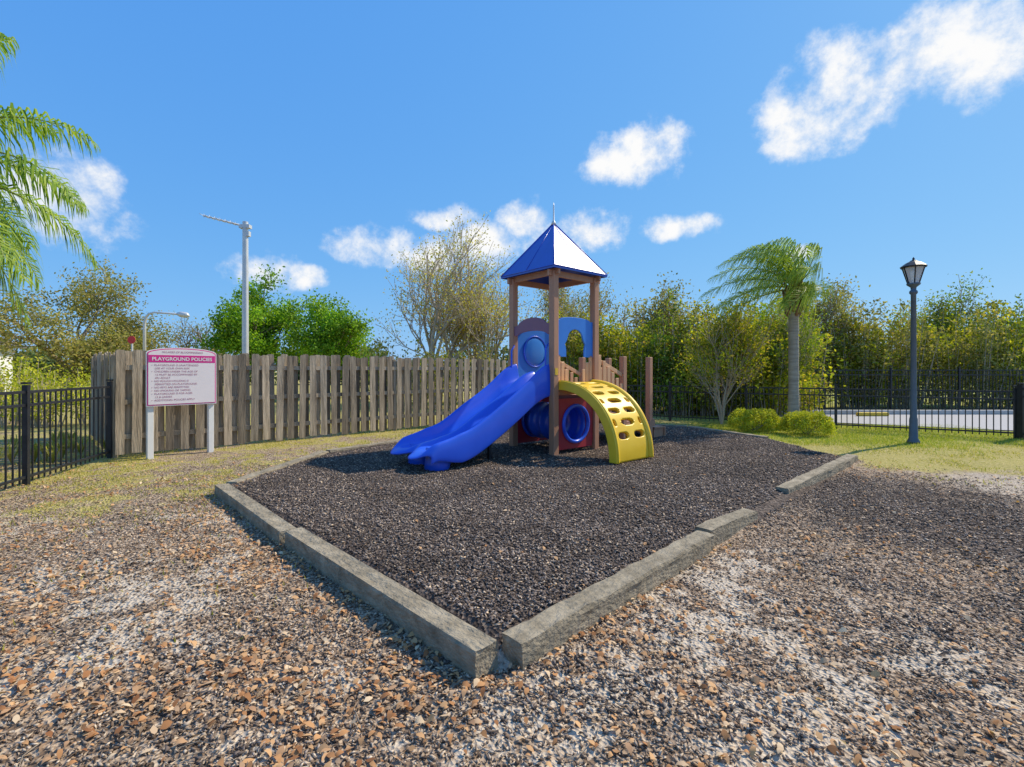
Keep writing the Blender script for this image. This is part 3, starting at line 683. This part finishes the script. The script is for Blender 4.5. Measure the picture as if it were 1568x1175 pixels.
for i in range(28):
    t=i/27; x0=1.0+t*8.7+rg.normal(0,.2); y0=18.4-t*1.8+rg.uniform(-.6,1.2); spec.append((x0,y0,rg.uniform(3.3,4.6),rg.uniform(.6,1.0)))
for i in range(15):
    t=i/14; spec.append((2.6+t*6.5,16.9-t*2.6+rg.uniform(-.1,.4)+.6,rg.uniform(1.8,3.2),rg.uniform(.5,.8)))
for i in range(40):
    t=i/39; x0=9.5+t*18; spec.append((x0+rg.normal(0,.25),19.2+rg.uniform(-.7,1.4),(4.6-.4*t)*rg.uniform(.76,1.06),rg.uniform(.7,1.1)))
thicket('tree_line',spec,[M_leafY,M_leafY,M_leafM,M_leafY,M_leafO],.13,61,1750)
spec=[(-5.5+i*.8+rg.normal(0,.2),19+rg.uniform(-.5,.8),rg.uniform(2.2,3.6),rg.uniform(.6,.95)) for i in range(10)]
thicket('shrub_thicket',spec,[M_leafY,M_leafO],.125,62,1000)
spec=[(-16+i*.62+rg.normal(0,.1),13.2+rg.uniform(-.4,.4),rg.uniform(1.7,2.0),rg.uniform(.55,.75)) for i in range(10)]
thicket('hedge',spec,[M_shrub],.08,63,2300)
rgf=np.random.default_rng(71); C=[]
for i in range(170):
    x0=-75+i*.95
    if -14<x0<-6: h=rgf.uniform(2.2,3.0)
    else: h=rgf.uniform(3.0,4.8)
    n=200; u=unit(n,rgf)*(rgf.random((n,1))**.4); C.append(np.stack([x0+u[:,0]*1.6,52+rgf.uniform(-3,3)+u[:,1]*1.2,h*.5+u[:,2]*h*.5],-1))
C=np.concatenate(C); mk_np('distant_tree_line',leafs(C,.55,.6,rgf),quads(len(C)),M_leafD)

def shrub(base,rx,ry,h,seed,n=9000,leaf=.038):
    rg=np.random.default_rng(seed); u=unit(n,rg); u[:,2]=np.abs(u[:,2]); e=.62
    u=np.sign(u)*np.abs(u)**e; u/=np.maximum(1,np.linalg.norm(u,axis=1,keepdims=True)/1.15)
    rad=rg.uniform(.76,1.06,(n,1))+ (fbm(u[:,0]*2,u[:,1]*2+u[:,2],2.5,seed)[:,None]-.5)*.34
    c=u*rad*np.array([rx,ry,h*.9])+np.array([0,0,.05]); r0=empty('clipped_shrub',base)
    mk_np('foliage',leafs(c,leaf,.6,rg),quads(n),M_shrub,r0)
    mb=MB()
    for k_ in range(9):
        a=k_*.7; mb.tube([(0,0,0),(.5*rx*math.cos(a),.5*ry*math.sin(a),h*.4),(.75*rx*math.cos(a),.75*ry*math.sin(a),h*.7)],[.015,.01,.005],4,False)
    mb.obj('stems',M_bark,r0)
shrub((5.95,11.9,0),.58,.45,.54,81); shrub((6.85,11.25,0),.50,.45,.53,82); shrub((6.5,12.7,0),.45,.4,.4,83)

rg=np.random.default_rng(91); V=[]
for k_ in range(34):
    x0=rg.uniform(-9.2,-7.0); y0=rg.uniform(6.6,9.6)
    if x0>-6.86-.26*(8.3-y0)-.2 and y0<8.3: x0-=.7
    for j in range(34):
        a=rg.random()*6.283; L=rg.uniform(.2,.42); o_=Vector((x0,y0,0)); d=Vector((math.cos(a),math.sin(a),0)); w=Vector((-d.y,d.x,0))*.008
        m1=o_+d*L*.3+Vector((0,0,L*.8)); e_=o_+d*L*.8+Vector((0,0,L*.75)); V+=[o_-w,o_+w,m1+w,m1-w, m1-w,m1+w,e_+w*.2,e_-w*.2]
mk_np('ornamental_grass',np.array([tuple(v) for v in V]),np.arange(len(V)).reshape(-1,4),M_grass)

# ------------------------------------------------------------------ palms
def palm(name,base,zt_,nf,L,LL,wind,seed,lm,trunk=.12,droop=1.0,elev=(-.5,1.3),boot=True,np_=60,lw=.022,lean=(0,0),short=0,hang=1.0):
    rr=random.Random(seed); r0=empty(name,base); mb=MB(); top=Vector((lean[0],lean[1],zt_))
    mb.tube([(top.x*t*t,top.y*t*t,zt_*t-.02*(1-t)) for t in np.linspace(0,1,14)],[trunk*(1.25-.35*min(1,t*4)+.06*(i%2)) for i,t in enumerate(np.linspace(0,1,14))],14)
    mb.obj('trunk',M_palmbark,r0,True)
    if boot:
        mb=MB()
        for k_ in range(34):
            a=k_*2.4; z=zt_-.75+.8*k_/34; rb=trunk*(.85+.5*math.sin(k_/34*3.1)); o_=top+Vector((0,0,z-zt_)); d=Vector((math.cos(a),math.sin(a),0))
            mb.tube([o_+d*rb*.6,o_+d*(rb+.05)+Vector((0,0,.10)),o_+d*(rb+.09)+Vector((0,0,.24))],[.06,.045,.012],6)
        mb.obj('frond_bases',M_boot,r0,True)
    V=[];mr=MB(); wind=Vector(wind)
    for f_ in range(nf):
        az=(f_*2.39996); el=elev[0]+(elev[1]-elev[0])*((f_+.5)/nf)
        d=Vector((math.cos(az)*math.cos(el),math.sin(az)*math.cos(el),math.sin(el))); p=top.copy(); Lf=L*rr.uniform(.85,1.1)*(1-short*max(0,math.cos(az)*math.cos(el))); K=np_; ds=Lf/K; PP=[p.copy()]
        for i in range(K):
            d=(d+(Vector((0,0,-1.0))*droop*(.5+1.6*i/K)+wind*(.5+1.3*i/K))*ds/Lf).normalized(); p=p+d*ds; PP.append(p.copy())
            t=i/K
            if t<.10: continue
            side=d.cross(Vector((0,0,1)))
            if side.length<.1: side=Vector((1,0,0))
            side.normalize(); ll=LL*math.sin(math.pi*min(1,.12+t*.86))**.6*rr.uniform(.8,1.15)
            for s_ in (-1,1):
                ld=(side*s_*.85+d*.65+Vector((0,0,.15+rr.gauss(0,.2)))+wind*.2+Vector((rr.gauss(0,.1),rr.gauss(0,.1),0))).normalized()
                up_=ld.cross(d)
                if up_.length<.05: continue
                w=(ld.cross(up_)).normalized()*lw*.5
                a=p; m1=a+ld*ll*.35; ld2=(ld*.6+Vector((0,0,-.6*hang))+wind*.35).normalized(); m2=m1+ld2*ll*.35; ld3=(ld2*.5+Vector((0,0,-.9*hang))+wind*.3).normalized(); e_=m2+ld3*ll*.30
                V+=[a-w*.5,a+w*.5,m1+w,m1-w, m1-w,m1+w,m2+w*.8,m2-w*.8, m2-w*.8,m2+w*.8,e_+w*.1,e_-w*.1]
        mr.tube(PP[::4],[max(.004,.022*(1-i/(len(PP[::4])))) for i in range(len(PP[::4]))],5,False)
    mr.obj('frond_stems',M_rachis,r0,True)
    o=mk_np('leaflets',np.array([tuple(v) for v in V]),np.arange(len(V)).reshape(-1,4),lm,r0); return r0
palm('palm_tree',(7.28,12.5,0),3.62,22,2.2,.80,(-1.9,-.1,0),7,M_palmleaf2,.13,1.25,(-.15,1.5),lw=.022,short=.66,hang=2.0,np_=50)
palm('palm_tree',(-6.95,5.35,0),3.78,38,2.05,.66,(.12,0,0),9,M_palmleaf,.14,1.3,(-.8,1.4),lw=.022,hang=1.5,np_=72)

# ------------------------------------------------------------------ world
az_s=math.atan2(.885,.465); el_s=math.radians(44)
w=bpy.data.worlds.new('World'); scene.world=w; w.use_nodes=True; nt=w.node_tree; nt.nodes.clear()
try:
    w.cycles.sampling_method='MANUAL'; w.cycles.sample_map_resolution=512
except Exception: pass
out=N(nt,'ShaderNodeOutputWorld'); sky=N(nt,'ShaderNodeTexSky'); sky.sky_type='NISHITA'; sky.sun_disc=False; sky.sun_elevation=el_s; sky.sun_rotation=az_s
sky.air_density=1.0; sky.dust_density=.3; sky.ozone_density=2.0
def mth(op,a,b_=None,c_=None):
    n=N(nt,'ShaderNodeMath',operation=op)
    for i,v in enumerate((a,b_,c_)):
        if v is None: continue
        if isinstance(v,(int,float)): n.inputs[i].default_value=v
        else: nt.links.new(v,n.inputs[i])
    return n.outputs[0]
BS=.13
sc_=N(nt,'ShaderNodeSeparateColor'); nt.links.new(sky.outputs[0],sc_.inputs[0]); ccb=N(nt,'ShaderNodeCombineColor')
for i,(k_,g_) in enumerate(((.38,.64),(.61,.38),(.93,.12))):
    v=mth('MULTIPLY',mth('POWER',mth('MAXIMUM',mth('MULTIPLY',sc_.outputs[i],BS),.0005),g_),k_/BS); nt.links.new(v,ccb.inputs[i])
bg=N(nt,'ShaderNodeBackground'); bg.inputs[1].default_value=BS; nt.links.new(ccb.outputs[0],bg.inputs[0])
tc=N(nt,'ShaderNodeTexCoord'); sx=N(nt,'ShaderNodeSeparateXYZ'); nt.links.new(tc.outputs['Generated'],sx.inputs[0])
azn=mth('MULTIPLY',mth('ARCTAN2',sx.outputs[0],sx.outputs[1]),57.2958); eln=mth('MULTIPLY',mth('ARCSINE',sx.outputs[2]),57.2958)
cb=N(nt,'ShaderNodeCombineXYZ'); nt.links.new(azn,cb.inputs[0]); nt.links.new(eln,cb.inputs[1])
nz=N(nt,'ShaderNodeTexNoise'); nz.inputs['Scale'].default_value=15; nz.inputs['Detail'].default_value=7; nz.inputs['Roughness'].default_value=.64; nt.links.new(tc.outputs['Generated'],nz.inputs['Vector'])
nz2=N(nt,'ShaderNodeTexNoise'); nz2.inputs['Scale'].default_value=9; nz2.inputs['Detail'].default_value=2; nt.links.new(tc.outputs['Generated'],nz2.inputs['Vector'])
def vm(op,a,b_):
    n=N(nt,'ShaderNodeVectorMath',operation=op)
    for i,v in enumerate((a,b_)):
        if isinstance(v,tuple): n.inputs[i].default_value=v
        else: nt.links.new(v,n.inputs[i])
    return n
dsp=vm('MULTIPLY',vm('SUBTRACT',nz2.outputs['Color'],(.5,.5,.5)).outputs[0],(4,3,0)).outputs[0]
co=vm('ADD',cb.outputs[0],dsp).outputs[0]
CL=[(34.4,25.5,5.3,3.9),(39.8,26.8,5.5,2.8),(45,25,5,3.2),(31,24.2,3.6,3.2),(14.8,23.4,4.8,2.4),(17.6,24.8,2.6,1.8),(11.6,22,3.6,1.6),(18.9,15.8,3.8,1.2),
(9.3,15.9,4.0,2.2),(1.2,17.4,3.6,1.7),(5.1,14.8,4,1.8),(-7.6,16.9,4,1.4),(-3.4,14.8,4,2.6),(-15.4,13.6,4.4,2.1),(-10.3,12.8,4.6,1.9),(-26.8,10.6,3.2,1.7),(-23,10,2.6,1.1),
(-42.5,15.2,4.3,3.4),(-40.4,17,2.2,1.8),(30.8,12,1.3,.9),
(80,30,12,5),(125,35,14,6),(-85,28,12,5),(-140,35,14,6)]
acc=None
for a,e_,da,de in CL:
    q=vm('MULTIPLY',vm('SUBTRACT',co,(a,e_,0)).outputs[0],(1/da/1.15,1/de/1.15,0)); dd=vm('DOT_PRODUCT',q.outputs[0],q.outputs[0]).outputs['Value']
    v=mth('SUBTRACT',1.0,dd); acc=v if acc is None else mth('MAXIMUM',acc,v)
acc=mth('MAXIMUM',acc,-2.0)
dn=mth('ADD',acc,mth('MULTIPLY',mth('SUBTRACT',nz.outputs[0],.5),3.8))
mr=N(nt,'ShaderNodeMapRange',interpolation_type='SMOOTHSTEP'); mr.inputs[1].default_value=-.2; mr.inputs[2].default_value=1.35; nt.links.new(dn,mr.inputs[0])
bg2=N(nt,'ShaderNodeBackground'); bg2.inputs[1].default_value=.98
cc=ramp(nt,nz.outputs[0],[(.3,(.78,.85,.95)),(.56,(1,1,1))]); nt.links.new(cc,bg2.inputs[0])
ms=N(nt,'ShaderNodeMixShader'); nt.links.new(mr.outputs[0],ms.inputs[0]); nt.links.new(bg.outputs[0],ms.inputs[1]); nt.links.new(bg2.outputs[0],ms.inputs[2]); nt.links.new(ms.outputs[0],out.inputs[0])

sl=bpy.data.lights.new('sun','SUN'); sl.energy=5.0; sl.angle=math.radians(.53); sl.color=(1,.89,.70)
so_=link(bpy.data.objects.new('sun',sl)); d=Vector((-math.sin(az_s)*math.cos(el_s),-math.cos(az_s)*math.cos(el_s),-math.sin(el_s)))
so_.rotation_euler=d.to_track_quat('-Z','Y').to_euler(); so_.location=(10,5,20)

# ------------------------------------------------------------------ camera
cam=bpy.data.cameras.new('camera'); co_=link(bpy.data.objects.new('camera',cam)); co_.location=(0,0,1.5); co_.rotation_euler=(math.radians(90),0,0)
cam.sensor_width=36; cam.lens=17.0; cam.shift_y=-.0128; cam.clip_end=2000; cam.clip_start=.05
scene.camera=co_
